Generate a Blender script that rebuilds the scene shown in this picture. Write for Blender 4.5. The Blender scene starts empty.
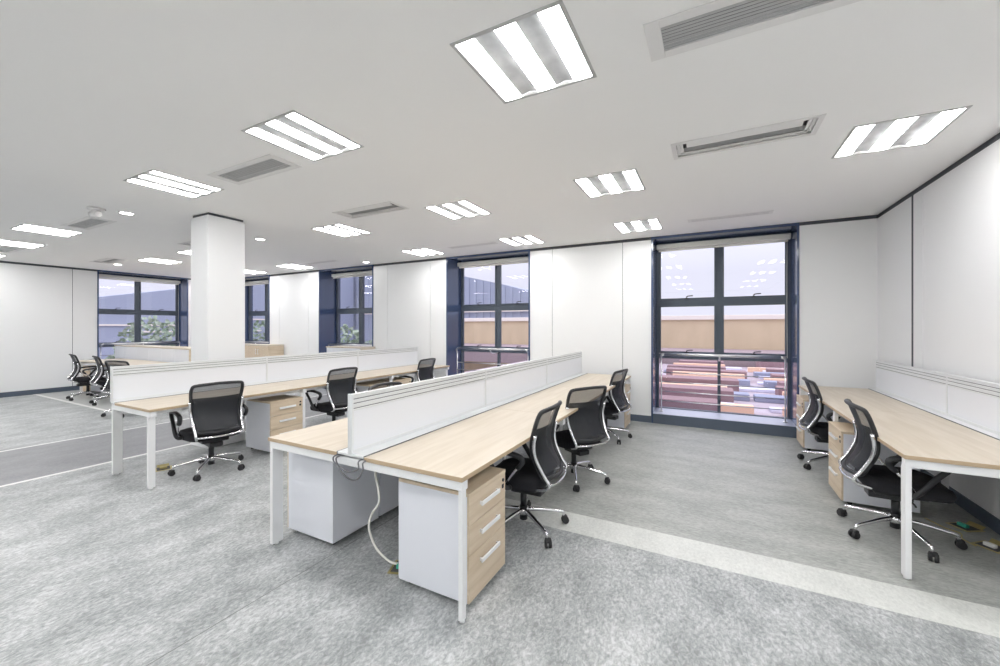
import bpy, bmesh, math, random
from mathutils import Vector, Matrix
random.seed(7)
C = bpy.context.scene.collection
S = bpy.context.scene
PI = math.pi
R = math.radians

# ------------------------------------------------------------------ camera, world, exposure
YAW = math.atan(211/400)
cam = bpy.data.cameras.new('camera'); cam_o = bpy.data.objects.new('camera', cam); C.objects.link(cam_o)
cam.sensor_width = 36; cam.lens = 14.4; cam.shift_y = -0.006; cam.clip_start = 0.02; cam.clip_end = 500
cam_o.location = (0, 0, 1.5); cam_o.rotation_euler = (PI/2, 0, YAW)
S.camera = cam_o
S.view_settings.view_transform = 'Standard'; S.view_settings.look = 'None'
S.view_settings.exposure = 0.07; S.view_settings.gamma = 1.0; S.view_settings.use_curve_mapping = False
W = bpy.data.worlds.new('overcast_sky'); S.world = W; W.use_nodes = True
bg = W.node_tree.nodes['Background']; bg.inputs[0].default_value = (0.93, 0.935, 1.0, 1)
_n = W.node_tree.nodes; _l = W.node_tree.links        # overcast sky: brighter overhead than at the horizon
_tc = _n.new('ShaderNodeTexCoord'); _sx = _n.new('ShaderNodeSeparateXYZ'); _mr = _n.new('ShaderNodeMapRange')
_mr.inputs['From Min'].default_value = .12; _mr.inputs['From Max'].default_value = 1; _mr.inputs['To Min'].default_value = 1.0; _mr.inputs['To Max'].default_value = 3.0
_l.new(_tc.outputs['Generated'], _sx.inputs[0]); _l.new(_sx.outputs[2], _mr.inputs['Value']); _l.new(_mr.outputs[0], bg.inputs[1])
LIGHT = 26.5          # emission of the ceiling tube strips

H = 2.91             # ceiling height
WY = 6.65; LX = -13.35; RX = 1.85; FY = -3.2     # the four wall faces
FD = 0.52            # depth of the window reveals

# ------------------------------------------------------------------ materials
def mat(name, col, rough=.5, metal=0, emit=None, noise=None, bump=None, spec=.5, coat=0):
    m = bpy.data.materials.new(name); m.use_nodes = True
    nt = m.node_tree; b = nt.nodes['Principled BSDF']
    b.inputs['Base Color'].default_value = (*col, 1); b.inputs['Roughness'].default_value = rough
    b.inputs['Metallic'].default_value = metal; b.inputs['Specular IOR Level'].default_value = spec
    b.inputs['Coat Weight'].default_value = coat
    if emit: b.inputs['Emission Color'].default_value = (*emit[0], 1); b.inputs['Emission Strength'].default_value = emit[1]
    if noise or bump:
        tc = nt.nodes.new('ShaderNodeTexCoord')
        mp = nt.nodes.new('ShaderNodeMapping'); nt.links.new(tc.outputs['Object'], mp.inputs[0])
    if noise:
        col2, scale, stretch = noise
        mp.inputs['Scale'].default_value = stretch
        n = nt.nodes.new('ShaderNodeTexNoise'); n.inputs['Scale'].default_value = scale; n.inputs['Detail'].default_value = 4
        nt.links.new(mp.outputs[0], n.inputs['Vector'])
        r = nt.nodes.new('ShaderNodeValToRGB'); r.color_ramp.elements[0].position = .35; r.color_ramp.elements[1].position = .65
        r.color_ramp.elements[0].color = (*col, 1); r.color_ramp.elements[1].color = (*col2, 1)
        nt.links.new(n.outputs['Fac'], r.inputs[0]); nt.links.new(r.outputs[0], b.inputs['Base Color'])
    if bump:
        n2 = nt.nodes.new('ShaderNodeTexNoise'); n2.inputs['Scale'].default_value = bump[0]
        nt.links.new(tc.outputs['Object'], n2.inputs['Vector'])
        bp = nt.nodes.new('ShaderNodeBump'); bp.inputs['Strength'].default_value = bump[1]; bp.inputs['Distance'].default_value = .01
        nt.links.new(n2.outputs['Fac'], bp.inputs['Height']); nt.links.new(bp.outputs[0], b.inputs['Normal'])
    return m

M = {}
M['wall'] = mat('white_wall_panel', (.82, .828, .835), .42)
M['ceiling'] = mat('ceiling_paint', (.93, .925, .915), .85)
M['gap'] = mat('dark_shadow_gap', (.07, .075, .09), .6)
M['navy'] = mat('navy_reveal_paint', (.055, .085, .17), .13, spec=.8)
M['frame'] = mat('window_frame_grey', (.075, .095, .125), .4)
M['skirt'] = mat('slate_skirting', (.085, .11, .15), .45)
M['sill'] = mat('aluminium_sill', (.55, .58, .68), .35, .3)
M['steel'] = mat('stainless_steel', (.80, .80, .80), .3, 1)
M['chrome'] = mat('chrome', (.82, .82, .84), .12, 1)
M['alu'] = mat('satin_aluminium', (.76, .78, .79), .4, .2)
M['white'] = mat('white_powder_coat', (.84, .85, .86), .4)
M['panel'] = mat('screen_white', (.80, .82, .86), .45)
M['groove'] = mat('screen_groove', (.16, .17, .18), .5)
M['pedw'] = mat('pedestal_white', (.78, .80, .86), .42)
M['wood'] = mat('light_maple', (.63, .562, .47), .42, noise=((.56, .488, .392), 1.6, (14, 1.1, 14)))
M['woodx'] = mat('light_maple_drawer', (.70, .585, .445), .45, noise=((.61, .49, .35), 2.2, (14, 1.2, 14)))
M['edge'] = mat('maple_edge_band', (.50, .38, .25), .5)
M['black'] = mat('black_plastic', (.018, .019, .022), .42)
M['fabric'] = mat('black_seat_fabric', (.012, .012, .016), .9, bump=(500, .3))
M['rubber'] = mat('caster_rubber', (.02, .02, .022), .6)
M['blind'] = mat('blind_cassette', (.78, .77, .72), .5)
M['grille'] = mat('grille_aluminium', (.50, .50, .50), .5)
M['slot'] = mat('vent_dark', (.10, .10, .10), .8)
M['vent'] = mat('vent_white', (.80, .79, .78), .5)
M['reflector'] = mat('louvre_reflector', (.62, .63, .64), .5, 0, noise=((.48, .49, .50), 9, (1, 1, 1)))
M['tube'] = mat('lit_tube_cover', (.9, .9, .9), .5, emit=((1, .985, .97), LIGHT))
M['spot'] = mat('lit_downlight', (.9, .9, .9), .5, emit=((1, .98, .94), 30))
M['cable'] = mat('white_cable', (.82, .81, .76), .5)
M['cableg'] = mat('grey_cable', (.17, .17, .19), .5)
M['brass'] = mat('brass', (.55, .47, .22), .4, .7)
M['green'] = mat('green_plug', (.05, .42, .30), .5)
M['plug_white'] = mat('paper_white', (.85, .85, .82), .7)  # plain matte white for a plug, no emission
M['beige'] = mat('beige_render', (.66, .53, .355), .8, noise=((.59, .47, .31), 1.2, (1, 1, .5)))
M['coping'] = mat('beige_coping', (.85, .78, .70), .8)
M['roofb'] = mat('brown_roofing', (.32, .25, .26), .8)
M['hall'] = mat('blue_grey_cladding', (.36, .40, .50), .7)
M['yard'] = mat('yard_ground', (.36, .29, .31), .9, noise=((.48, .42, .46), .8, (1, 1, 1)))
M['plankA'] = mat('orange_timber', (.90, .60, .42), .8)
M['plankB'] = mat('pale_sheet_metal', (.72, .72, .86), .6)
M['plankC'] = mat('rusty_brown_steel', (.30, .19, .20), .8)
M['plankD'] = mat('slate_sheet', (.30, .32, .42), .8)
M['leaf'] = mat('foliage', (.20, .28, .18), .8, noise=((.46, .52, .42), 3, (1, 1, 1)))
M['bark'] = mat('bark', (.14, .10, .07), .9)

def mesh_mat():      # net back of the chairs: one third of it is holes
    m = bpy.data.materials.new('black_back_netting'); m.use_nodes = True; nt = m.node_tree
    b = nt.nodes['Principled BSDF']; b.inputs['Base Color'].default_value = (.022, .025, .032, 1); b.inputs['Roughness'].default_value = .5
    t = nt.nodes.new('ShaderNodeBsdfTransparent'); mx = nt.nodes.new('ShaderNodeMixShader')
    mx.inputs[0].default_value = .72
    nt.links.new(t.outputs[0], mx.inputs[1]); nt.links.new(b.outputs[0], mx.inputs[2])
    nt.links.new(mx.outputs[0], nt.nodes['Material Output'].inputs[0]); return m
M['net'] = mesh_mat()
def glass_mat():
    m = bpy.data.materials.new('window_glass'); m.use_nodes = True; nt = m.node_tree
    nt.nodes.remove(nt.nodes['Principled BSDF'])
    t = nt.nodes.new('ShaderNodeBsdfTransparent'); t.inputs[0].default_value = (.93, .93, .98, 1)
    g = nt.nodes.new('ShaderNodeBsdfGlossy'); g.inputs['Roughness'].default_value = .01
    f = nt.nodes.new('ShaderNodeFresnel'); f.inputs[0].default_value = 1.45
    mx = nt.nodes.new('ShaderNodeMixShader')
    ge = nt.nodes.new('ShaderNodeNewGeometry'); iv = nt.nodes.new('ShaderNodeMath'); iv.operation = 'SUBTRACT'; iv.inputs[0].default_value = 1; nt.links.new(ge.outputs['Backfacing'], iv.inputs[1])
    mu = nt.nodes.new('ShaderNodeMath'); mu.operation = 'MULTIPLY'; nt.links.new(f.outputs[0], mu.inputs[0]); nt.links.new(iv.outputs[0], mu.inputs[1])
    nt.links.new(mu.outputs[0], mx.inputs[0]); nt.links.new(t.outputs[0], mx.inputs[1]); nt.links.new(g.outputs[0], mx.inputs[2])
    nt.links.new(mx.outputs[0], nt.nodes['Material Output'].inputs[0]); return m
M['glass'] = glass_mat()

def lino(name, lo, mid, hi, rough=.42, seam=None, k=1.0, stretch=(1.0, .6, 1), rot=35):
    m = bpy.data.materials.new(name); m.use_nodes = True; nt = m.node_tree; b = nt.nodes['Principled BSDF']
    N = nt.nodes.new; L = nt.links.new
    tc = N('ShaderNodeTexCoord')
    mp = N('ShaderNodeMapping'); mp.inputs['Scale'].default_value = stretch; mp.inputs['Rotation'].default_value = (0, 0, R(rot)); L(tc.outputs['Object'], mp.inputs[0])
    n1 = N('ShaderNodeTexNoise'); n1.inputs['Scale'].default_value = 55; n1.inputs['Detail'].default_value = 6; n1.inputs['Roughness'].default_value = .74; n1.inputs['Distortion'].default_value = .5
    L(mp.outputs[0], n1.inputs['Vector'])
    n2 = N('ShaderNodeTexNoise'); n2.inputs['Scale'].default_value = 4.5; n2.inputs['Detail'].default_value = 5; n2.inputs['Roughness'].default_value = .6; L(mp.outputs[0], n2.inputs['Vector'])
    a = N('ShaderNodeMath'); a.operation = 'MULTIPLY_ADD'; a.inputs[1].default_value = .36; L(n2.outputs['Fac'], a.inputs[0])
    kk = N('ShaderNodeMath'); kk.operation = 'MULTIPLY'; kk.inputs[1].default_value = .64; L(n1.outputs['Fac'], kk.inputs[0]); L(kk.outputs[0], a.inputs[2])
    r = N('ShaderNodeValToRGB'); e = r.color_ramp.elements; e[0].position = .40; e[1].position = .62
    e[0].color = (*lo, 1); e[1].color = (*hi, 1); x = e.new(.50); x.color = (*mid, 1)
    L(a.outputs[0], r.inputs[0]); out = r.outputs[0]
    if seam is not None:
        sp = N('ShaderNodeSeparateXYZ'); L(tc.outputs['Object'], sp.inputs[0])
        ad = N('ShaderNodeMath'); ad.operation = 'SUBTRACT'; ad.inputs[1].default_value = seam; L(sp.outputs[0], ad.inputs[0])
        ab = N('ShaderNodeMath'); ab.operation = 'ABSOLUTE'; L(ad.outputs[0], ab.inputs[0])
        lt = N('ShaderNodeMath'); lt.operation = 'LESS_THAN'; lt.inputs[1].default_value = .0028; L(ab.outputs[0], lt.inputs[0])
        mx = N('ShaderNodeMix'); mx.data_type = 'RGBA'; L(lt.outputs[0], mx.inputs['Factor']); L(out, mx.inputs['A']); mx.inputs['B'].default_value = (.17, .17, .17, 1)
        out = mx.outputs['Result']
    L(out, b.inputs['Base Color']); b.inputs['Roughness'].default_value = rough; b.inputs['Specular IOR Level'].default_value = .35
    return m
M['floor'] = lino('grey_marbled_lino', (.235, .25, .25), (.37, .387, .392), (.60, .615, .62), seam=-2.21)
M['floor_dark'] = lino('darker_grey_lino', (.22, .225, .235), (.265, .27, .285), (.32, .325, .34), k=.6)
M['floor_light'] = lino('pale_lino_band', (.56, .575, .555), (.64, .655, .63), (.72, .735, .71), k=.6)
M['floor_mid'] = lino('pale_grey_lino', (.42, .43, .43), (.48, .49, .49), (.54, .55, .55), k=.6)
M['floor_right'] = lino('warm_grey_lino', (.29, .30, .287), (.385, .398, .382), (.50, .51, .49), k=.7, stretch=(.45, 1, 1), rot=12)
M['line'] = mat('white_inlay_line', (.80, .80, .79), .5)

# ------------------------------------------------------------------ mesh helpers
def BM(): return bmesh.new()
def box(bm, x0, x1, y0, y1, z0, z1, mi=0, bev=0, mtx=None):
    r = bmesh.ops.create_cube(bm, size=1)
    vs = r['verts']
    T = Matrix.Translation(((x0+x1)/2, (y0+y1)/2, (z0+z1)/2)) @ Matrix.Diagonal((abs(x1-x0), abs(y1-y0), abs(z1-z0), 1))
    bmesh.ops.transform(bm, matrix=T, verts=vs)
    fs = set(f for v in vs for f in v.link_faces)
    if bev:
        es = list(set(e for v in vs for e in v.link_edges))
        rr = bmesh.ops.bevel(bm, geom=es, offset=bev, segments=2, profile=.5, affect='EDGES')
        fs = set(rr['faces']) | set(f for f in fs if f.is_valid)
        vs = list(set(v for f in fs for v in f.verts))
    for f in fs: f.material_index = mi
    if mtx is not None: bmesh.ops.transform(bm, matrix=mtx, verts=vs)
    return vs
def ring_loft(bm, rings, closed_ring=True, caps=True, mi=0, loop=False):
    vr = [[bm.verts.new(p) for p in r] for r in rings]
    n = len(rings[0]); k = len(vr)
    for i in range(k if loop else k-1):
        a, b = vr[i], vr[(i+1) % k]
        for j in range(n if closed_ring else n-1):
            f = bm.faces.new((a[j], a[(j+1) % n], b[(j+1) % n], b[j])); f.material_index = mi; f.smooth = True
    if caps and not loop and closed_ring:
        f = bm.faces.new(list(reversed(vr[0]))); f.material_index = mi
        f = bm.faces.new(vr[-1]); f.material_index = mi
def smooth_pts(pts, sub=4, closed=False):
    P = [Vector(p) for p in pts]; n = len(P); out = []
    for i in range(n if closed else n-1):
        p0 = P[(i-1) % n] if closed or i > 0 else P[0]; p1 = P[i]; p2 = P[(i+1) % n]; p3 = P[(i+2) % n] if closed or i+2 < n else P[-1]
        for s in range(sub):
            t = s/sub
            out.append(.5*((2*p1)+(-p0+p2)*t+(2*p0-5*p1+4*p2-p3)*t*t+(-p0+3*p1-3*p2+p3)*t**3))
    if not closed: out.append(P[-1])
    return out
def tube(bm, pts, r, seg=8, sub=4, closed=False, mi=0, sx=1, up=None):
    P = smooth_pts(pts, sub, closed) if sub > 1 else [Vector(p) for p in pts]
    n = len(P); rings = []; prev = None
    for i, p in enumerate(P):
        t = (P[(i+1) % n]-P[i-1]) if closed else (P[min(i+1, n-1)]-P[max(i-1, 0)])
        t.normalize()
        if prev is None:
            u = Vector(up) if up else (Vector((1, 0, 0)) if abs(t.x) < .9 else Vector((0, 1, 0)))
        else: u = prev
        u = (u-t*u.dot(t)).normalized(); prev = u; v = t.cross(u)
        rr = r if not isinstance(r, (list, tuple)) else r[0]+(r[1]-r[0])*i/(n-1)
        rings.append([p+u*math.cos(a)*rr*sx+v*math.sin(a)*rr for a in [2*PI*k/seg for k in range(seg)]])
    ring_loft(bm, rings, mi=mi, loop=closed)
def cyl(bm, p0, p1, r0, r1=None, seg=16, mi=0):
    p0, p1 = Vector(p0), Vector(p1); t = (p1-p0).normalized()
    u = Vector((1, 0, 0)) if abs(t.x) < .9 else Vector((0, 1, 0)); u = (u-t*u.dot(t)).normalized(); v = t.cross(u); r1 = r0 if r1 is None else r1
    ring_loft(bm, [[p+u*math.cos(2*PI*k/seg)*r+v*math.sin(2*PI*k/seg)*r for k in range(seg)] for p, r in ((p0, r0), (p1, r1))], mi=mi)
def obj(name, bm, mats, parent=None, kind=None):
    me = bpy.data.meshes.new(name); bmesh.ops.recalc_face_normals(bm, faces=bm.faces[:]); bm.to_mesh(me); bm.free()
    for m in (mats if isinstance(mats, (list, tuple)) else [mats]): me.materials.append(m)
    o = bpy.data.objects.new(name, me); C.objects.link(o)
    if parent: o.parent = parent
    if kind: o['kind'] = kind
    return o
def tag(o, label, cat, group=None):
    o['label'] = label; o['category'] = cat
    if group: o['group'] = group
    return o
def thing(name, label, cat, loc=(0, 0, 0), rz=0, group=None):
    o = bpy.data.objects.new(name, None); C.objects.link(o); o.location = loc; o.rotation_euler = (0, 0, rz); o.empty_display_size = .1
    return tag(o, label, cat, group)
def copy_tree(o, parent=None):
    c = o.copy(); C.objects.link(c); c.parent = parent
    for ch in o.children: copy_tree(ch, c)
    return c
def place(proto, used, loc, rz, label, group=None):
    o = copy_tree(proto) if used else proto
    o.location = loc; o.rotation_euler = (0, 0, rz); o['label'] = label
    if group: o['group'] = group
    return o

# ------------------------------------------------------------------ ceiling layout
LW, LD = .28, .288          # half sizes of a light opening
lights = [(-.86, 1.945), (-2.69, 1.97), (-4.71, 2.01), (-8.60, 2.09), (-10.45, 2.15), (1.18, 3.95), (-.88, 4.01), (-2.70, 4.045), (-4.78, 4.10), (-8.65, 4.12),
          (-10.42, 4.18), (-.90, 5.85), (-2.74, 5.96), (-4.81, 6.0), (-8.60, 6.03), (-10.45, 6.05), (-12.4, 6.05)]
back_lights = [(x, y) for y in (-.1, -2.05) for x in (1.18, -.865, -2.70, -4.77, -6.6, -8.63, -10.45, -12.4)]+[(1.18, 1.93), (-12.6, 2.15)]
VX = (.2, -3.65, -7.5, -11.35)
vents = [('grille', x, 2.105-.012*(x-.2), .46, .125) for x in VX] + [('slot', x, 3.50-.012*(x-.2), .46, .145) for x in VX] + [('closed', x, 5.88, .46, .06) for x in VX]
spots = [(-6.39, 2.22), (-6.39, 3.875), (-6.62, 6.32), (-11.81, 3.95)]
holes = [(x-LW, x+LW, y-LD, y+LD) for x, y in lights+back_lights] + [(x-a, x+a, y-b, y+b) for t, x, y, a, b in vents]

# ------------------------------------------------------------------ shell
bm = BM(); box(bm, LX-.7, RX+.2, FY-.2, WY+.6, -.25, 0); obj('floor', bm, M['floor'], kind='structure')
def inlay(name, m, x0, x1, y0, y1, z):
    bm = BM(); box(bm, x0, x1, y0, y1, 0, z); obj(name, bm, m, kind='structure')
inlay('trim_1', M['floor_light'], -1.9, RX, 2.83, 3.125, .0012)
inlay('trim_7', M['floor_right'], -1.9, RX, 3.125, WY, .0011)
inlay('trim_2', M['floor_dark'], -7.53, -5.93, FY, WY, .0012)
inlay('trim_3', M['line'], -7.58, -7.53, FY, WY, .0016)
inlay('trim_4', M['line'], -5.93, -5.88, FY, WY, .0016)
inlay('trim_5', M['floor_mid'], LX, -8.95, 3.08, WY, .0012)
inlay('trim_6', M['line'], LX, -8.95, 3.02, 3.08, .0016)

xs = sorted({LX, RX, *[h[0] for h in holes], *[h[1] for h in holes]}); xs = [x for x in xs if LX <= x <= RX]
ys = sorted({FY, WY, *[h[2] for h in holes], *[h[3] for h in holes]})
bm = BM()
def inhole(x, y): return any(h[0] < x < h[1] and h[2] < y < h[3] for h in holes)
for i in range(len(xs)-1):
    j = 0
    while j < len(ys)-1:
        cx = (xs[i]+xs[i+1])/2
        if inhole(cx, (ys[j]+ys[j+1])/2): j += 1; continue
        k = j
        while k+1 < len(ys)-1 and not inhole(cx, (ys[k+1]+ys[k+2])/2): k += 1
        v = [bm.verts.new(p) for p in ((xs[i], ys[j], H), (xs[i], ys[k+1], H), (xs[i+1], ys[k+1], H), (xs[i+1], ys[j], H))]
        bm.faces.new(v); j = k+1
box(bm, LX-.7, RX+.2, FY-.2, WY+.6, H+.14, H+.3)
obj('ceiling', bm, M['ceiling'], kind='structure')

# walls: dark core 12 mm behind white panels, with open joints and a shadow gap under the ceiling
TOPG = .045
def panel_wall(name, axis, face, out, spans, seams, thick, a_all):
    bm = BM()
    def bx(a0, a1, d0, d1, z0, z1, mi, bev=0):
        lo, hi = sorted((face+out*d0, face+out*d1))
        if axis == 'x': box(bm, a0, a1, lo, hi, z0, z1, mi, bev)
        else: box(bm, lo, hi, a0, a1, z0, z1, mi, bev)
    for a0, a1 in spans:
        bx(a0, a1, .012, thick, 0, H+.14, 1)
        cuts = [(a0, 0)]+[s for s in sorted(seams) if a0 < s[0] < a1]+[(a1, 0)]
        for p, w_ in cuts:
            if w_ > .02: bx(p-w_/2+.002, p+w_/2-.002, -.003, .012, .08, H-TOPG, 1)
        for (p, wp), (q, wq) in zip(cuts, cuts[1:]): bx(p+wp/2, q-wq/2, 0, .012, .08, H-TOPG, 0, .002)
    obj(name, bm, [M['wall'], M['gap']], kind='structure')
    bm = BM()
    for a0, a1 in spans: bx(a0, a1, -.012, .0, 0, .105, 0)
    obj('baseboard_'+name.split('_')[1], bm, M['skirt'], kind='structure')
WIN = [(-12.37, -10.55), (-8.545, -6.75), (-4.72, -2.905), (-.817, 1.04)]
sp = []; e = LX
for a, b in WIN: sp.append((e, a)); e = b
sp.append((e, RX))
panel_wall('wall_back', 'x', WY, 1, sp, [(v, .008) for v in (-12.9, -10.11, -8.96, -6.31, -5.14, -2.47, -1.265)], .6, None)
panel_wall('wall_left', 'y', LX, -1, [(FY, 4.09), (6.0, WY+.6)], [(3.65, .01), (2.45, .008), (.1, .008), (-1.5, .008)], .6, None)
panel_wall('wall_right', 'y', RX, 1, [(FY, WY+.6)], [(5.67, .035), (5.44, .01), (3.2, .01), (1, .01), (-1.2, .01)], .15, None)
panel_wall('wall_front', 'x', FY, -1, [(LX, RX)], [(v, .008) for v in (-11, -9, -7, -5, -3, -1)], .15, None)
bm = BM()
for s_, (x0, x1, y0, y1) in enumerate([(-5.85, -5.455, 2.665, 3.108)]):
    box(bm, x0+.015, x1-.015, y0+.015, y1-.015, 0, H+.1, 1)
    box(bm, x0, x1, y0, y1, .004, H-.03, 0, .003)
o = obj('square_column', bm, [M['wall'], M['gap']]); tag(o, 'square white column behind the long left desk', 'column'); o['kind'] = 'structure'

# ------------------------------------------------------------------ windows (local: x along the wall, y outward, z up)
def window(idx, origin, rz, w):
    root = bpy.data.objects.new('window_%d' % idx, None); C.objects.link(root); root['kind'] = 'structure'
    root.location = origin; root.rotation_euler = (0, 0, rz)
    D = FD; zt = 2.87; ks = .155
    bm = BM(); e = .004
    box(bm, -.012, .016, -.012, .62, 0, H-.002); box(bm, w-.016, w+.012, -.012, .62, 0, H-.002); box(bm, .016, w-.016, 0.0, .62, zt, H+.14)
    obj('window_reveal', bm, M['navy'], root)
    bm = BM(); box(bm, .016, w-.016, -.02, D-.03, 0, ks-.006); obj('window_kerb', bm, M['skirt'], root)
    bm = BM(); box(bm, .016, w-.016, -.008, D-.03, ks-.006, ks, 0, .002); obj('window_sill', bm, M['sill'], root)
    m = w/2; f = BM()
    y0, y1 = D-.03, D+.05
    box(f, .016, .048, y0, y1, ks-.1, zt); box(f, w-.048, w-.016, y0, y1, ks-.1, zt)
    box(f, .048, w-.048, y0, y1, zt-.06, zt); box(f, .048, w-.048, y0, y1, ks-.1, ks+.01)
    for z in (1.90, 1.02): box(f, .048, w-.048, y0, y1, z-.038, z+.038)
    box(f, m-.035, m+.035, y0+.001, y1, 1.0, zt-.05); box(f, m-.022, m+.022, y0+.012, y1, ks, 1.0)
    obj('window_frame', f, M['frame'], root)
    g = []
    for (a, b) in ((.048, m-.035), (m+.035, w-.048)):
        for (c, d) in ((1.068, 1.862), (1.938, zt-.06)):
            bm = BM(); t = .032; yy0, yy1 = y0-.012, y0+.03
            box(bm, a, a+t, yy0, yy1, c, d, 0, .003); box(bm, b-t, b, yy0, yy1, c, d, 0, .003)
            box(bm, a+t, b-t, yy0, yy1, c, c+t, 0, .003); box(bm, a+t, b-t, yy0, yy1, d-t, d, 0, .003)
            sash = obj('window_sash', bm, M['frame'], root)
            bm = BM(); box(bm, a+t, b-t, y0+.012, y0+.018, c+t, d-t); obj('window_pane', bm, M['glass'], sash)
            bm = BM(); mm = (a+b)/2
            box(bm, mm-.03, mm+.03, yy0-.012, yy0, c+.012, c+.03, 0, .003)
            tube(bm, [(mm, yy0-.01, c+.02), (mm, yy0-.035, c+.03), (mm+.01, yy0-.04, c+.055), (mm+.09, yy0-.042, c+.062)], .008, 6)
            obj('window_handle', bm, M['black'], sash)
    for (a, b) in ((.048, m-.022), (m+.022, w-.048)):
        bm = BM(); box(bm, a, b, D, D+.006, ks+.01, .992); obj('window_pane', bm, M['glass'], root)
    return root
def to_world(origin, rz, p):
    c, s = math.cos(rz), math.sin(rz)
    return (origin[0]+c*p[0]-s*p[1], origin[1]+s*p[0]+c*p[1], p[2])
def railing(origin, rz, w, label):
    t = thing('safety_railing', label, 'railing', origin, rz, 'steel railings inside the windows')
    y = .20; a, b = .115, w-.115; zt = 1.07
    bm = BM(); cyl(bm, (a+.05, y-.03, zt), (b-.05, y-.03, zt), .021, seg=12)
    for q, d in ((a, 1), (b, -1)):
        tube(bm, [(q+d*.05, y-.03, zt), (q+d*.015, y-.028, zt-.01), (q, y-.02, zt-.04), (q, y, zt-.10)], (.021, .0125), 10)
    obj('top_rail', bm, M['steel'], t)
    for q in (a, (a+b)/2, b):
        bm = BM()
        if q == (a+b)/2:
            tube(bm, [(q, y-.03, zt-.01), (q, y-.02, zt-.05), (q, y+.08, zt-.085), (q, .485, zt-.09)], .012, 8); obj('bracket', bm, M['steel'], t); continue
        tube(bm, [(q, y, zt-.10), (q, y, .165)], .010, 10, sub=1); cyl(bm, (q, y, .156), (q, y, .17), .03)
        obj('post', bm, M['steel'], t)
    for z in (.78, .63, .48, .33):
        bm = BM(); cyl(bm, (a, y, z), (b, y, z), .0075, seg=8); obj('rod', bm, M['steel'], t)
def blind(origin, rz, w, label):
    t = thing('roller_blind', label, 'blind', origin, rz, 'rolled-up blinds over the windows')
    bm = BM(); box(bm, .025, w-.025, .33, .42, 2.765, 2.845, 0, .012); obj('cassette', bm, M['blind'], t)
    bm = BM(); box(bm, .06, w-.06, .35, .365, 2.725, 2.756, 0, .004); obj('bottom_bar', bm, M['blind'], t)
    bm = BM(); tube(bm, [(w-.075, .345, 2.76), (w-.078, .34, 1.9), (w-.075, .335, 1.05)], .003, 6); obj('pull_cord', bm, M['blind'], t)
wins = [((LX, 4.09, 0), PI/2, 1.91, 'across the window in the left wall'), *[((a, WY, 0), 0, b-a, s) for (a, b), s in zip(WIN, ('in the window just right of the white column', 'in the second window right of the column', 'in the middle window between the two long desks', 'across the big floor-length window at right'))]]
for i, (o_, rz, w, s) in enumerate(wins):
    window(i+1, o_, rz, w)
    railing(o_, rz, w, 'brushed steel safety railing '+s)
    blind(o_, rz, w, 'rolled-up pale roller blind at the top '+s.replace('across the', 'of the').replace('in the', 'of the', 1))

# ------------------------------------------------------------------ ceiling fittings
def make_light(label):
    t = thing('ceiling_light', label, 'ceiling light', (0, 0, H))
    bm = BM(); a, b = LW, LD
    for (x0, x1, y0, y1) in ((-a-.012, -a+.008, -b-.012, b+.012), (a-.008, a+.012, -b-.012, b+.012), (-a, a, -b-.012, -b+.008), (-a, a, b-.008, b+.012)):
        box(bm, x0, x1, y0, y1, -.004, .004, 0)
    for (x0, x1, y0, y1) in ((-a, -a+.004, -b, b), (a-.004, a, -b, b), (-a, a, -b, -b+.004), (-a, a, b-.004, b)): box(bm, x0, x1, y0, y1, .0, .1)
    box(bm, -a, a, -b, b, .1, .104)
    obj('housing', bm, M['grille'], t)
    for k in (-1, 0, 1):
        bm = BM(); xc = k*.222
        ring_loft(bm, [[Vector((xc+dx, y, z)) for dx, z in ((-.056, .02), (-.053, .004), (-.03, -.003), (.03, -.003), (.053, .004), (.056, .02))] for y in (-b+.01, b-.01)])
        obj('tube_cover', bm, M['tube'], t)
    for k in (-.5, .5):
        bm = BM(); xc = k*.222
        ring_loft(bm, [[Vector((xc+dx, y, z)) for dx, z in ((-.054, .004), (0, .016), (.054, .004), (.054, .01), (0, .022), (-.054, .01))] for y in (-b+.01, b-.01)])
        obj('reflector', bm, M['reflector'], t)
    return t
LL = {
 (-.86, 1.945): 'big square three-strip ceiling light nearest the viewer, top centre of the picture',
 (1.18, 3.95): 'three-strip ceiling light above the right-hand desk, closest to the right wall',
 (-.88, 4.01): 'three-strip ceiling light near centre, left of the open slot vent',
 (-.90, 5.85): 'small-looking three-strip ceiling light close to the top left corner of the big right window',
 (-2.69, 1.97): 'three-strip ceiling light in the front row, just right of the front left grille',
 (-2.70, 4.045): 'three-strip ceiling light right of the open slot vent over the middle aisle',
 (-2.74, 5.96): 'three-strip ceiling light above the white wall right of the middle window',
 (-4.71, 2.01): 'three-strip ceiling light above and left of the white column, front row',
 (-4.78, 4.10): 'three-strip ceiling light just right of the downlight beside the white column',
 (-4.81, 6.0): 'three-strip ceiling light above the wall left of the middle window',
 (-8.60, 2.09): 'three-strip ceiling light left of the security camera, front row',
 (-10.45, 2.15): 'three-strip ceiling light cut by the left edge of the picture',
 (-8.65, 4.12): 'ceiling light half hidden behind the left side of the white column',
 (-10.42, 4.18): 'ceiling light seen above the left wall window, left of the column',
 (-8.60, 6.03): 'far ceiling light above the wall between the two windows right of the column',
 (-10.45, 6.05): 'far ceiling light touching the right side of the white column',
 (-12.4, 6.05): 'farthest ceiling light, in the far left corner behind the column'}
lp = make_light('x'); used = False
for x, y in lights:
    place(lp, used, (x, y, H), 0, LL[(x, y)], 'three-strip ceiling lights'); used = True
for x, y in back_lights: place(lp, True, (x, y, H), 0, 'three-strip ceiling light outside the picture', 'ceiling lights outside the picture')

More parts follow.
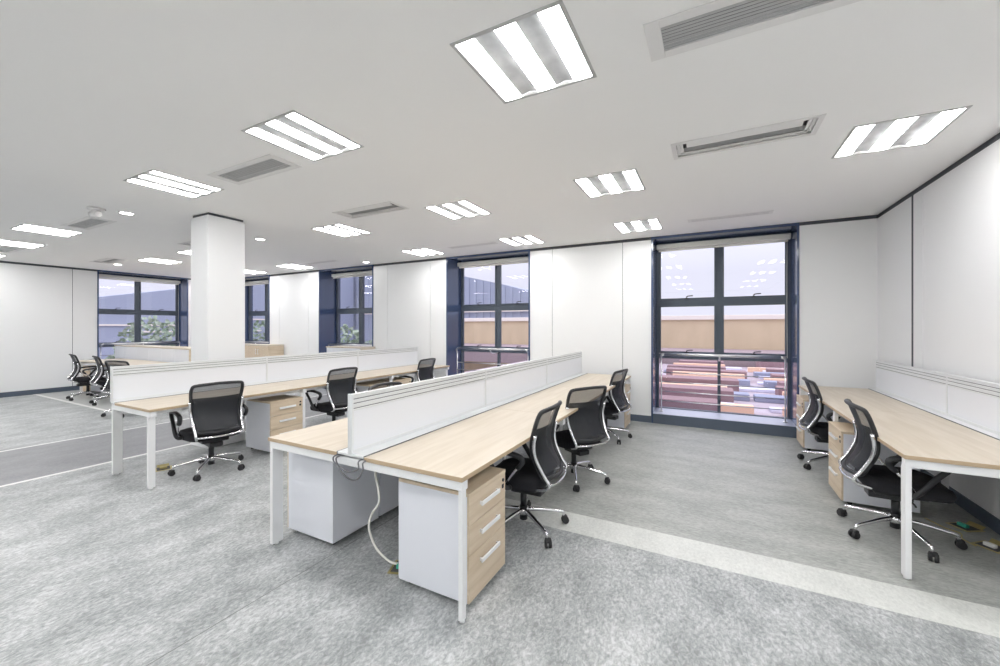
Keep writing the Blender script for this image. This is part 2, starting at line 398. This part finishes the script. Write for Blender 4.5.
def make_grille():
    t = thing('air_grille', '', 'vent', (0, 0, H)); a, b = .46, .125
    bm = BM()
    for (x0, x1, y0, y1) in ((-a-.02, -a+.05, -b-.02, b+.02), (a-.05, a+.02, -b-.02, b+.02), (-a+.05, a-.05, -b-.02, -b+.035), (-a+.05, a-.05, b-.035, b+.02)): box(bm, x0, x1, y0, y1, -.006, .006, 0, .002)
    obj('frame', bm, M['vent'], t)
    bm = BM(); n = 9
    for i in range(n):
        y = -b+.035+i*(2*b-.07)/(n-1); box(bm, -a+.05, a-.05, -.006, .006, -.0008, .0008, 0, 0, Matrix.Translation((0, y, .004)) @ Matrix.Rotation(R(-25), 4, 'X'))
    obj('slats', bm, M['grille'], t)
    bm = BM(); box(bm, -a, a, -b, b, .05, .054); obj('duct_back', bm, M['slot'], t)
    return t
def make_slot():
    t = thing('air_diffuser', '', 'vent', (0, 0, H)); a, b = .46, .145
    bm = BM()
    for (x0, x1, y0, y1) in ((-a-.015, -a+.02, -b-.015, b+.015), (a-.02, a+.015, -b-.015, b+.015), (-a, a, -b-.015, -b+.02), (-a, a, b-.02, b+.015)): box(bm, x0, x1, y0, y1, -.006, .004, 0, .002)
    for k in (1, 2):     # stepped inner frames
        q = .02+k*.022
        for (x0, x1, y0, y1) in ((-a+q-.02, -a+q, -b+q, b-q), (a-q, a-q+.02, -b+q, b-q), (-a+q, a-q, -b+q-.02, -b+q), (-a+q, a-q, b-q, b-q+.02)): box(bm, x0, x1, y0, y1, .006*k, .006*k+.012)
    obj('frame', bm, M['vent'], t)
    bm = BM(); box(bm, -a+.09, a-.09, -.085, .0, .008, .016, 0, .002, Matrix.Translation((0, -.01, 0)) @ Matrix.Rotation(R(-10), 4, 'X')); obj('flap', bm, M['vent'], t)
    bm = BM()
    for i in range(4): box(bm, -a+.07, a-.07, .018+i*.021, .022+i*.021, .012, .022)
    obj('slats', bm, M['grille'], t)
    bm = BM(); box(bm, -a, a, -b, b, .07, .074); obj('duct_back', bm, M['slot'], t)
    return t
def make_closed():
    t = thing('slot_diffuser', '', 'vent', (0, 0, H)); a, b = .46, .06
    bm = BM(); box(bm, -a-.012, a+.012, -b-.012, b+.012, -.005, .002, 0, .002); obj('frame', bm, M['vent'], t)
    bm = BM(); box(bm, -a+.03, a-.03, -b+.03, -b+.036, -.007, -.004); box(bm, -a+.03, a-.03, b-.036, b-.03, -.007, -.004); obj('slot_lines', bm, M['grille'], t)
    return t
protos = {'grille': make_grille(), 'slot': make_slot(), 'closed': make_closed()}; usedv = set()
VL = {('grille', .2): 'large louvred air grille cut by the top edge of the picture', ('grille', -3.65): 'grey louvred air grille below and left of the front left ceiling light',
 ('grille', -7.5): 'grey louvred air grille directly below the security camera', ('grille', -11.35): 'pale air grille at the far left edge of the picture',
 ('slot', .2): 'open slot air diffuser with stepped frame, right of centre of the ceiling', ('slot', -3.65): 'open slot air diffuser right of the downlight beside the column',
 ('slot', -7.5): 'air diffuser half hidden by the left side of the column', ('slot', -11.35): 'open slot air diffuser above the left wall window',
 ('closed', .2): 'faint flush slot diffuser above the big right window', ('closed', -3.65): 'faint flush slot diffuser above the middle window',
 ('closed', -7.5): 'faint flush slot diffuser above the second window right of the column', ('closed', -11.35): 'flush slot diffuser in the far left corner behind the column'}
for k, x, y, a, b in vents:
    place(protos[k], k in usedv, (x, y, H), 0, VL[(k, x)], 'ceiling air vents'); usedv.add(k)
SPL = ['bright round downlight beside the security camera', 'bright round downlight just right of the white column', 'bright round downlight above the window left of the middle one', 'pale round downlight above the left wall window']
sproto = None
for (x, y), s in zip(spots, SPL):
    if sproto is None:
        sproto = thing('downlight', s, 'downlight', (x, y, H), 0, 'round downlights')
        bm = BM(); ring_loft(bm, [[Vector((r*math.cos(2*PI*k/24), r*math.sin(2*PI*k/24), z)) for k in range(24)] for r, z in ((.085, -.0005), (.085, -.007), (.068, -.01), (.06, -.002))], caps=False); obj('rim', bm, M['vent'], sproto)
        bm = BM(); cyl(bm, (0, 0, -.005), (0, 0, -.001), .06, seg=24); obj('lamp', bm, M['spot'], sproto)
    else: place(sproto, True, (x, y, H), 0, s)
t = thing('security_camera', 'small white security camera hanging from the ceiling at left', 'security camera', (-6.47, 1.97, H), R(200))
bm = BM(); cyl(bm, (0, 0, -.025), (0, 0, 0), .075, .085, 24); obj('mount', bm, M['vent'], t)
bm = BM(); tube(bm, [(0, 0, -.02), (0, 0, -.04)], .04, 12, sub=1); tube(bm, [(-.03, 0, -.06), (.07, 0, -.07)], .038, 14, sub=1); h_ = obj('housing', bm, M['vent'], t)
bm = BM(); cyl(bm, (.069, 0, -.07), (.075, 0, -.0705), .026, seg=16); obj('lens', bm, M['black'], h_)

# ------------------------------------------------------------------ desks
ZT = .745
def desk(name_label, x0, x1, ys, side, screen_x, both=False):
    """ys = unit boundaries; side = +1 if the working edge is at x1, -1 if it is at x0"""
    t = thing('workstation_desk', name_label, 'desk', ((x0+x1)/2, ys[0], 0), 0, 'long benching desks')
    ox, oy = (x0+x1)/2, ys[0]
    def bx(bm, a, b, c, d, e, f, mi=0, bev=0): box(bm, a-ox, b-ox, c-oy, d-oy, e, f, mi, bev)
    sw = .115
    tops = [(x0, screen_x-sw), (screen_x+sw, x1)] if both else ([(screen_x+.085, x1)] if side > 0 else [(x0, screen_x-.085)])
    for (a, b) in tops:
        for y0, y1 in zip(ys, ys[1:]):
            bm = BM(); bx(bm, a, b, y0+.0008, y1-.0008, ZT-.025, ZT, 0, .0025)
            for f in bm.faces:
                if abs(f.normal.z) < .5: f.material_index = 1
            obj('desktop', bm, [M['wood'], M['edge']], t)
    # steel frames
    la, lb = x0+.006, x1-.006
    for i, y in enumerate(ys):
        ya = y+.012 if i == 0 else (y-.062 if i == len(ys)-1 else y-.025)
        bm = BM(); bx(bm, la, lb, ya, ya+.05, ZT-.075, ZT-.026, 0, .003); obj('cross_beam', bm, M['white'], t)
        for q, lw, ld in ((la, .03, .078 if side > 0 else .062), (lb-.026, .026, .036) if both else (lb-.066, .032, .055)):
            if both and 0 < i < len(ys)-1: q = screen_x-.25 if q == la else screen_x+.2
            yl = ya+.05-ld if i == len(ys)-1 else ya
            bm = BM(); bx(bm, q, q+lw, yl, yl+ld, .012, ZT-.074, 0, .003); leg = obj('leg', bm, M['white'], t)
            bm = BM(); cyl(bm, (q+lw/2-ox, yl+ld/2-oy, 0), (q+lw/2-ox, yl+ld/2-oy, .013), .014); obj('foot', bm, M['white'], leg)
    for q in ([x0+.08, x1-.12] if not both else [x0+.12, screen_x-.2, screen_x+.16, x1-.16]):
        bm = BM(); bx(bm, q, q+.04, ys[0]+.06, ys[-1]-.06, ZT-.065, ZT-.026); obj('side_rail', bm, M['white'], t)
    # cable channel and screen
    c0, c1 = (screen_x-sw+.003, screen_x+sw-.003) if both else ((screen_x-.02, screen_x+.082) if side > 0 else (screen_x-.082, screen_x+.02))
    bm = BM(); bx(bm, c0, c1, ys[0]+.004, ys[-1]-.004, ZT-.012, ZT+.003, 0, .001)
    bx(bm, c0-.002, c0+.004, ys[0]+.003, ys[-1]-.003, ZT-.013, ZT+.004, 1); bx(bm, c1-.004, c1+.002, ys[0]+.003, ys[-1]-.003, ZT-.013, ZT+.004, 1)
    obj('cable_channel', bm, [M['alu'], M['groove']], t)
    bm = BM(); bx(bm, c0+.02, c1-.02, ys[0]+.35, ys[-1]-.07, ZT-.15, ZT-.1); obj('cable_tray', bm, M['grille'], t)
    th = .015; zb, zt = ZT+.003, 1.10
    for y0, y1 in zip(ys, ys[1:]):
        bm = BM(); bx(bm, screen_x-th+.002, screen_x+th-.002, y0+.012, y1-.012, zb, zt-.01)
        obj_p = obj('privacy_screen', bm, M['panel'], t)
        bm = BM()
        for z0, z1 in ((zt-.026, zt), (zt-.052, zt-.031), (zt-.082, zt-.057), (zt-.098, zt-.087), (zb, zb+.022)):
            bx(bm, screen_x-th-.002, screen_x+th+.002, y0+.012, y1-.012, z0, z1, 0, .0015)
        obj('screen_rail', bm, M['alu'], obj_p)
        bm = BM()
        for z0, z1 in ((zt-.031, zt-.026), (zt-.057, zt-.052), (zt-.087, zt-.082)): bx(bm, screen_x-th, screen_x+th, y0+.012, y1-.012, z0, z1)
        obj('screen_groove', bm, M['groove'], obj_p)
    for i, y in enumerate(ys):
        ya, yb = (y-.012, y+.012) if 0 < i < len(ys)-1 else ((y, y+.014) if i == 0 else (y-.014, y))
        bm = BM(); bx(bm, screen_x-th-.003, screen_x+th+.003, ya, yb, zb, zt+.002, 0, .002); obj('screen_post', bm, M['alu'], t)
    return t
desk('long two-sided maple desk row in the middle, cables hanging at its near end', -2.685, -1.10, (1.68, 3.27, 4.86, 6.44), 1, -1.892, True)
desk('long one-sided maple desk row at left, in front of the white column', -5.36, -4.53, (1.73, 3.32, 4.90, 6.48), 1, -5.335)
desk('maple desk row along the right wall with white top screen', 1.01, 1.815, (3.20, 4.77, 6.43), -1, 1.785)

# drawer pedestal: local front faces +x, base centred on its footprint
def make_pedestal():
    t = thing('drawer_pedestal', '', 'drawer cabinet'); d, w = .235, .21
    bm = BM(); box(bm, -d, d-.018, -w, w, .035, .60, 0, .002); box(bm, d-.018, d+.0, -w, -w+.012, .035, .60, 0); box(bm, d-.018, d, w-.012, w, .035, .60); obj('body', bm, M['pedw'], t)
    bm = BM(); box(bm, -d, d+.016, -w, w, .60, .62, 0, .002); obj('top', bm, M['woodx'], t)
    for i, (a, b) in enumerate(((.448, .598), (.290, .444), (.037, .286))):
        bm = BM(); box(bm, d+.0002, d+.014, -w+.002, w-.002, a, b, 0, .0015); dr = obj('drawer', bm, M['woodx'], t)
        z = b-.067
        bm = BM(); box(bm, d+0.014, d+0.034, -.098, -.09, z-.009, z+.009); box(bm, d+0.014, d+0.034, .09, .098, z-.009, z+.009); box(bm, d+0.026, d+0.036, -.105, .105, z-.012, z+.012, 0, .003); obj('handle', bm, M['white'], dr)
        if i == 0:
            bm = BM(); cyl(bm, (d+0.013, .175, .565), (d+0.020, .175, .565), .010); box(bm, d+.012, d+0.018, .163, .187, .515, .54, 0, .004); obj('lock', bm, M['black'], dr)
    for x in (-d+.05, d-.05):
        for y in (-w+.05, w-.05):
            bm = BM(); cyl(bm, (x, y-.012, .0165), (x, y+.012, .0165), .0165); box(bm, x-.012, x+.012, y-.014, y+.014, .022, .036); obj('caster', bm, M['rubber'], t)
    return t
pp = make_pedestal(); used = False
for (x, y, rz, s) in [
 (-1.375, 1.995, 0, 'three-drawer maple and white pedestal under the near right corner of the middle desk'),
 (-1.345, 6.17, 0, 'drawer pedestal at the far end of the middle desk beside the back wall'),
 (-2.49, 2.07, PI, 'white-backed pedestal under the near left corner of the middle desk'),
 (-2.50, 2.51, PI, 'white-backed pedestal just behind the near left one under the middle desk'),
 (-4.80, 3.09, 0, 'three-drawer pedestal under the left desk, between its first two chairs'),
 (-4.80, 4.62, 0, 'drawer pedestal under the left desk just right of its second chair'),
 (-4.80, 5.15, 0, 'drawer pedestal under the left desk beside its farthest chair'),
 (1.22, 4.53, PI, 'three-drawer pedestal under the right desk, between its two chairs'),
 (1.235, 6.20, PI, 'drawer pedestal at the far end of the right desk, next to the big window'),
 (-12.4, 3.85, -PI/2, 'pedestal at the wall end of the far left desk'),
 (-10.55, 3.85, -PI/2, 'pedestal in the middle of the far left desk')]:
    place(pp, used, (x, y, .0012), rz, s, 'mobile drawer pedestals'); used = True

# far left desk along the low cupboard
t = thing('office_desk', 'plain maple desk in the far left corner with chairs in front', 'desk', (-11.0, 3.55, 0))
for a in (-1.62, 0): 
    bm = BM(); box(bm, a, a+1.6, 0, .72, ZT-.025, ZT, 0, .002); obj('desktop', bm, [M['wood']], t)
for a in (-1.61, -.02, 1.53):
    bm = BM(); box(bm, a, a+.05, .01, .71, ZT-.075, ZT-.026); obj('cross_beam', bm, M['white'], t)
    for y in (.01, .67):
        bm = BM(); box(bm, a, a+.05, y, y+.04, .002, ZT-.074); obj('leg', bm, M['white'], t)

def cupboard(label, x0, x1, y0, y1, h, door_n, doormat, topmat, endmat, cat='cupboard', handles=True):
    t = thing('low_cupboard', label, cat, ((x0+x1)/2, y0, 0), 0); w = (x1-x0)/2
    bm = BM(); box(bm, -w, w, .018, y1-y0, .05, h-.025); box(bm, -w+.01, w-.01, .04, y1-y0-.02, .0015, .05); obj('body', bm, M['pedw'], t)
    bm = BM(); box(bm, -w-.01, w+.012, -.01, y1-y0+.01, h-.025, h, 0, .002); obj('top', bm, topmat, t)
    bm = BM(); box(bm, w, w+.016, 0.0, y1-y0, .002, h-.026); obj('end_panel', bm, endmat, t)
    dw = 2*w/door_n
    for i in range(door_n):
        bm = BM(); box(bm, -w+i*dw+.002, -w+(i+1)*dw-.002, 0, .017, .055, h-.03, 0, .0015); d = obj('door', bm, doormat, t)
        if not handles: continue
        hx = -w+(i+1)*dw-.05 if i % 2 == 0 else -w+i*dw+.05
        bm = BM(); box(bm, hx-.006, hx+.006, -.028, -.018, h-.25, h-.10, 0, .002); box(bm, hx-.005, hx+.005, -.02, .001, h-.24, h-.225); box(bm, hx-.005, hx+.005, -.02, .001, h-.125, h-.11); obj('handle', bm, M['steel'], d)
    return t
cupboard('long white cupboard with thin maple top behind the far left desk', -13.2, -9.65, 4.36, 4.76, 1.05, 6, M['pedw'], M['wood'], M['woodx'], handles=False)
cupboard('maple-fronted cupboard under the window right of the white column', -11.7, -9.93, 6.22, 6.635, 1.04, 4, M['woodx'], M['wood'], M['woodx'])
cupboard('white cupboard with maple top under the second window right of the column', -7.75, -6.68, 6.22, 6.635, 1.06, 2, M['pedw'], M['wood'], M['wood'])

# ------------------------------------------------------------------ chair (faces local +y)
PROF = [(.455, -.262), (.50, -.238), (.55, -.208), (.61, -.185), (.68, -.178), (.75, -.190), (.82, -.210), (.88, -.232), (.93, -.248)]
def prof(z):
    for (a, p), (b, q) in zip(PROF, PROF[1:]):
        if z <= b: return p+(q-p)*(z-a)/(b-a)
    return PROF[-1][1]
def halfw(z): return .188+.036*min(1, max(0, (z-.455)/.38))
def back_pt(u, z, off=0):      # u -1..1 across
    return Vector((u*halfw(z), prof(z)+.045*u*u-.012+off, z))
def make_chair():
    t = thing('office_chair', '', 'chair')
    # seat: rounded cushion
    bm = BM(); rings = []
    for (k, z) in ((.80, .352), (.97, .360), (1.0, .385), (.985, .42), (.93, .440), (.70, .450), (.3, .448)):
        ring = []
        for i in range(32):
            a = 2*PI*i/32; ca, sa = math.cos(a), math.sin(a)
            x = .245*k*math.copysign(abs(ca)**.5, ca); y = .235*k*math.copysign(abs(sa)**.5, sa)
            ring.append(Vector((x*(1-.06*(y < 0)), y+.03, z-(max(0, y-.12)*.22 if z > .40 else 0)-(.010 if abs(x) < .12 and z > .435 else 0))))
        rings.append(ring)
    ring_loft(bm, rings); obj('seat', bm, M['fabric'], t)
    def sheet(z0, z1, uw, off, nz):
        nx = 12; g = [[bm.verts.new(back_pt(uw*(-1+2*i/nx), z0+(z1-z0)*j/nz, off)) for i in range(nx+1)] for j in range(nz+1)]
        for j in range(nz):
            for i in range(nx):
                f = bm.faces.new((g[j][i], g[j][i+1], g[j+1][i+1], g[j+1][i])); f.smooth = True
    bm = BM(); sheet(.465, .915, 1, 0, 16); obj('backrest', bm, M['net'], t)
    bm = BM(); sheet(.475, .79, .94, .012, 10); sheet(.475, .79, .94, .016, 10); obj('lumbar_panel', bm, M['net'], t)
    pts = [back_pt(-1, z) for z in (.46, .53, .61, .69, .77, .85)]+[back_pt(-.98, .895), back_pt(-.90, .918), back_pt(-.5, .928), back_pt(0, .932), back_pt(.5, .928), back_pt(.90, .918), back_pt(.98, .895)]+[back_pt(1, z) for z in (.85, .77, .69, .61, .53, .46)]+[back_pt(.6, .45), back_pt(0, .445), back_pt(-.6, .45)]
    bm = BM(); tube(bm, pts, .0155, 8, 3, closed=True); obj('back_frame', bm, M['black'], t)
    for s in (-1, 1):
        p = [Vector((s*(halfw(z)+.015), prof(z)+.012, z)) for z in (.76, .68, .60, .53, .47)]
        p += [Vector((s*.205, -.268, .435)), Vector((s*.198, -.262, .405)), Vector((s*.185, -.22, .382)), Vector((s*.16, -.12, .362)), Vector((s*.12, -.02, .352))]
        bm = BM(); tube(bm, p, .0125, 8, 3); obj('side_tube', bm, M['chrome'], t)
    bm = BM(); tube(bm, [(-.198, -.262, .412), (-.1, -.288, .408), (0, -.295, .406), (.1, -.288, .408), (.198, -.262, .412)], .0095, 8, 3); obj('rear_bar', bm, M['chrome'], t)
    for s in (-1, 1):
        X = s*.292; e = s*.245
        bm = BM()
        tube(bm, [(e, .0, .385), (s*.28, .015, .39), (X, .05, .43), (X, .12, .53), (X, .178, .60), (X, .165, .632), (X, .08, .642), (X, -.02, .635), (X, -.095, .618), (X, -.112, .585), (X, -.075, .54)], .0165, 8, 3, sx=1.25)
        ar = obj('armrest', bm, M['black'], t)
        bm = BM(); tube(bm, [(X, -.078, .545), (s*.285, -.015, .465), (e, .045, .38)], .009, 8, 2); obj('arm_strut', bm, M['chrome'], ar)
    bm = BM(); box(bm, -.12, .12, -.14, .14, .315, .356, 0, .01); box(bm, -.06, .06, -.16, .08, .27, .318, 0, .01); tube(bm, [(.09, .02, .325), (.22, .03, .32), (.26, .03, .315)], .006, 6)
    obj('tilt_mechanism', bm, M['black'], t)
    bm = BM(); cyl(bm, (0, 0, .16), (0, 0, .28), .024); cyl(bm, (0, 0, .062), (0, 0, .165), .03, .027); obj('gas_lift', bm, M['black'], t)
    bm = BM(); cyl(bm, (0, 0, .105), (0, 0, .15), .042, .036, 20); hub = obj('base_hub', bm, M['chrome'], t)
    for k in range(5):
        a = 2*PI*k/5+.3; c, s = math.cos(a), math.sin(a)
        def q(r, z): return (c*r, s*r, z)
        bm = BM(); tube(bm, [q(.03, .132), q(.12, .123), q(.22, .106), q(.29, .093), q(.312, .08), q(.315, .055)], (.017, .0095), 8, 3); obj('base_arm', bm, M['chrome'], t)
        bm = BM()
        rot = Matrix.Translation((c*.325, s*.325, 0)) @ Matrix.Rotation(a+.5*((k*7) % 3-1)+PI/2, 4, 'Z')
        for w in (-1, 1):
            n0 = len(bm.verts); cyl(bm, (w*.006, 0, .0285), (w*.024, 0, .0285), .0275, .024, 16)
            bm.verts.ensure_lookup_table(); bmesh.ops.transform(bm, matrix=rot, verts=bm.verts[n0:])
        box(bm, -.022, .022, -.016, .022, .034, .062, 0, .008, rot)
        obj('caster', bm, M['rubber'], t)
    return t
cp = make_chair(); used = False
for (x, y, deg, s, g) in [
 (-1.245, 2.74, 92, 'black mesh office chair nearest the viewer on the right side of the middle desk', 0),
 (-1.20, 3.84, 58, 'black mesh office chair turned askew, second along the right side of the middle desk', 0),
 (-1.26, 5.45, 80, 'black mesh office chair farthest along the right side of the middle desk', 0),
 (-4.64, 2.30, 80, 'black mesh office chair nearest the viewer at the left desk, seen from behind', 0),
 (-4.66, 3.86, 88, 'black mesh office chair second along the left desk, partly behind the middle screen', 0),
 (-4.66, 5.68, 92, 'black mesh office chair farthest along the left desk, beside the middle window', 0),
 (-2.62, 2.96, -90, 'black chair hidden behind the middle desk screen, only its top edge showing', 0),
 (1.17, 3.86, -92, 'black mesh office chair nearest the viewer at the right desk, behind its front leg', 0),
 (1.16, 5.41, -90, 'black mesh office chair at the far end of the right desk by the big window', 0),
 (-11.60, 3.40, -8, 'black mesh office chair at the far left desk, closest to the left wall', 0),
 (-10.50, 3.42, -10, 'black mesh office chair in the middle at the far left desk', 0),
 (-8.85, 3.12, 18, 'black chair at the far left desk, only its top showing over the left screen', 0)]:
    place(cp, used, (x, y, .0012), R(deg), s, 'black mesh office chairs'); used = True

# ------------------------------------------------------------------ cables and floor boxes
bm = BM(); tube(bm, [(-1.80, 1.80, .66), (-1.805, 1.80, .60), (-1.79, 1.81, .50), (-1.80, 1.82, .42), (-1.87, 1.83, .33), (-1.90, 1.84, .23), (-1.86, 1.86, .11), (-1.78, 1.885, .04), (-1.72, 1.90, .03)], .0075, 8, 5)
tag(obj('power_cable', bm, M['cable']), 'white power cable hanging from the middle desk to the floor box', 'cable')
for k, (xa, xb, dz, m, s) in enumerate([(-2.0, -1.80, .10, 'cableg', 'grey cable loop hanging at the near end of the middle desk channel, the shallower one'), (-1.97, -1.76, .14, 'cableg', 'dark cable drooping lowest under the near end of the middle desk channel')]):
    bm = BM(); xm = (xa+xb)/2; y = 1.665-.004*k
    tube(bm, [(xa, 1.76, ZT-.03), (xa+.0, y, ZT-.018), (xa-.005, y-.006, ZT-.05), (xa+.04, y, ZT-dz*.8), (xm, y+.005, ZT-dz), (xb-.04, y, ZT-dz*.85), (xb, y-.004, ZT-.06), (xb+.0, y, ZT-.02), (xb-.02, 1.77, ZT-.03)], .0045, 6, 5)
    tag(obj('grey_cable', bm, M[m]), s, 'cable')
def floor_box(x, y, rz, s, plug):
    t = thing('floor_box', s, 'floor socket', (x, y, .0012), rz, 'brass floor sockets')
    bm = BM(); box(bm, -.07, .07, -.07, .07, 0, .004, 0, .001); obj('plate', bm, M['brass'], t)
    bm = BM(); box(bm, -.055, .055, -.055, .055, .004, .006); obj('recess', bm, M['slot'], t)
    bm = BM(); box(bm, -.05, .05, 0, .004, 0, .04, 0, .001, Matrix.Translation((0, .066, .004)) @ Matrix.Rotation(R(-60), 4, 'X')); obj('lid', bm, M['brass'], t)
    bm = BM(); box(bm, -.03, .03, -.03, .0, .006, .03, 0, .004); obj('plug', bm, M[plug], t, )
floor_box(-1.70, 1.92, R(20), 'open brass floor socket with green plug at the foot of the white cable', 'green')
floor_box(-5.12, 2.08, R(70), 'brass floor socket under the near end of the left desk', 'brass')
floor_box(1.68, 4.27, R(-60), 'brass floor socket with green plug under the right desk behind the near chair', 'green')
floor_box(1.69, 3.97, R(-50), 'brass floor socket with white plug at the right edge of the picture', 'plug_white')
bm = BM(); tube(bm, [(1.48, 4.32, .006), (1.54, 4.18, .006), (1.60, 4.12, .006), (1.57, 4.02, .006), (1.60, 3.93, .006)], .004, 6, 4); tag(obj('loose_wire', bm, M['brass']), 'thin yellow wire lying on the floor under the right desk', 'cable')

# ------------------------------------------------------------------ outside
bm = BM(); box(bm, -140, 60, 7.6, 120, -6.2, -6); box(bm, -140, -14.3, -60, 7.6, -6.2, -6); obj('ground_outside', bm, M['yard'], kind='structure')
t = thing('boundary_building', 'long low beige rendered building seen through the big right window', 'building', (-1, 25, -6))
bm = BM(); box(bm, -17, 16, 0, 6, 0, 7.9); obj('wall', bm, M['beige'], t)
bm = BM(); box(bm, -17.1, 16.1, -.12, 6.1, 7.9, 8.15, 0, .02); obj('coping', bm, M['coping'], t)
bm = BM(); box(bm, -17, 16, -3.2, 0, 6.15, 6.3, 0, 0); box(bm, -17, 16, -3.2, -3.05, 5.3, 6.15); obj('lean_to_roof', bm, M['roofb'], t)
# big corrugated hall with a curved roof line
t = thing('industrial_hall', 'big blue-grey corrugated hall with sloping curved roof beyond the yard', 'building', (0, 42, -6))
bm = BM(); prof_ = [(-55, 16.2), (-44, 16.3), (-36, 15.4), (-28, 14), (-22, 12.6), (-17, 11.2), (-12, 9.4), (-9, 8)]
n = 0
for (xa, za), (xb, zb) in zip(prof_, prof_[1:]):
    k = max(1, int((xb-xa)/.5))
    for i in range(k):
        x0 = xa+(xb-xa)*i/k; x1 = xa+(xb-xa)*(i+1)/k; z0 = za+(zb-za)*i/k; z1 = za+(zb-za)*(i+1)/k; d = .12*(i % 2)
        vs = [bm.verts.new(p) for p in ((x0, d, 0), (x1, d, 0), (x1, d, z1), (x0, d, z0), (x0, 8, 0), (x1, 8, 0), (x1, 8, z1), (x0, 8, z0))]
        for f in ((0, 1, 2, 3), (7, 6, 5, 4), (3, 2, 6, 7), (0, 3, 7, 4), (2, 1, 5, 6)): bm.faces.new([vs[j] for j in f])
obj('cladding', bm, M['hall'], t)
bm = BM(); box(bm, -45, -14, -.3, -.1, 9.3, 9.6); obj('gutter', bm, M['coping'], t)
t = thing('grey_warehouse', 'long blue-grey building with pale sky over it through the left wall window', 'building', (-46, 0, -6))
bm = BM(); vs = [bm.verts.new(p) for p in ((0, 8, 0), (0, 41.5, 0), (0, 41.5, 15.6), (0, 8, 8.8), (-10, 8, 0), (-10, 41.5, 0), (-10, 41.5, 15.6), (-10, 8, 8.8))]
for f in ((0, 1, 2, 3), (7, 6, 5, 4), (3, 2, 6, 7), (0, 3, 7, 4), (2, 1, 5, 6)): bm.faces.new([vs[j] for j in f])
obj('wall', bm, M['hall'], t)
for z, a, b in ((7.6, 12, 22), (7.0, 16, 28), (8.3, 20, 32)):
    bm = BM(); box(bm, .0, .15, a, b, z, z+.14); obj('window_strip', bm, M['coping'], t)
# long beams and sheets lying on the low flat roof below the big window, one strip behind the other
bm = BM(); box(bm, -9, 9, 7.4, 21.7, -.6, -.35); obj('flat_roof_outside', bm, M['yard'], kind='structure')
seq = ['plankB', 'plankC', 'plankA', 'plankB', 'plankC', 'plankD', 'plankA', 'plankC', 'plankB', 'plankC', 'plankD', 'plankB', 'plankA', 'plankC', 'plankB', 'plankD', 'plankC', 'plankB', 'plankA', 'plankB']
nm = {'plankA': 'orange', 'plankB': 'pale', 'plankC': 'rusty brown', 'plankD': 'slate grey'}
yy = 8.7; i = -1
while yy < 20.9:
    i += 1; m = seq[i % len(seq)]
    wd = {'plankA': .22, 'plankB': .34, 'plankC': .62, 'plankD': .45}[m]*random.uniform(.75, 1.15)
    for part_ in range(2):
        L = random.uniform(1.6, 2.7); xc = (-.45 if part_ == 0 else 2.5)+random.uniform(-.3, .25)+.02*(yy-10); h = {'plankA': .24, 'plankB': .10, 'plankC': .34, 'plankD': .16}[m]*random.uniform(.7, 1.2)
        bm = BM(); box(bm, -L/2, L/2, -wd/2, wd/2, 0, h, 0, .015)
        o = obj('timber_beam' if m in ('plankA', 'plankC') else 'metal_sheet', bm, M[m]); o.location = (xc, yy+wd/2+.03, -.35); o.rotation_euler = (0, 0, R(random.uniform(-1.2, 1.2)))
        tag(o, nm[m]+' building material lying on the low roof outside the big window', 'building material', nm[m]+' beams and sheets on the roof outside')
    yy += wd+.17
for i in range(14):
    y = 8.9+i*.82; bm = BM(); cyl(bm, (-.32, 0, .05), (.32, 0, .05), .05, seg=8); o = obj('scaffold_pole', bm, M['plankB']); o.location = (-2.2-.09*i, y, -.35); o.rotation_euler = (0, 0, R(55+8*(i % 3)))
    tag(o, 'pale pole in the heap at the left of the low roof outside', 'building material', 'pale poles on the roof outside')

def tree(x, y, zb, h, r, s):
    t = thing('leafy_tree', s, 'tree', (x, y, zb)); bm = BM()
    tube(bm, [(0, 0, 0), (.1, 0, h*.4), (0, .1, h*.8)], (.18, .06), 8, 3); obj('trunk', bm, M['bark'], t)
    bm = BM(); rnd = random.Random(int(x*10+y))
    for i in range(2200):
        k = rnd.randrange(7); cx, cy, cz = [(0, 0, 0), (.55, .1, -.2), (-.55, -.1, -.15), (.1, .5, -.1), (-.1, -.5, -.25), (.25, -.2, .35), (-.25, .2, .3)][k]
        d = Vector((rnd.gauss(0, 1), rnd.gauss(0, 1), rnd.gauss(0, 1))).normalized()*rnd.uniform(.75, 1)**.5*.6
        p = Vector(((cx+d.x)*r, (cy+d.y)*r, h*.62+(cz+d.z)*h*.42)); u = Vector((rnd.gauss(0, 1), rnd.gauss(0, 1), rnd.gauss(0, 1))).normalized()*.16; v = u.orthogonal().normalized()*.12
        bm.faces.new([bm.verts.new(p+q) for q in (-u, v, u, -v)])
    obj('foliage', bm, M['leaf'], t)
tree(-30, 11.8, -6, 8.0, 2.6, 'green tree in the lower right of the left wall window')
tree(-34, 6.5, -6, 6.4, 2.4, 'lower green tree in the lower left of the left wall window')
tree(-33, 20.5, -6, 8.0, 2.6, 'green tree seen in the window right of the column')
tree(-25.5, 22, -6, 7.6, 2.6, 'green tree seen in the second window right of the column')
tree(-19.5, 19.0, -6, 6.6, 2.2, 'smaller green tree right of the tree in the second window right of the column')
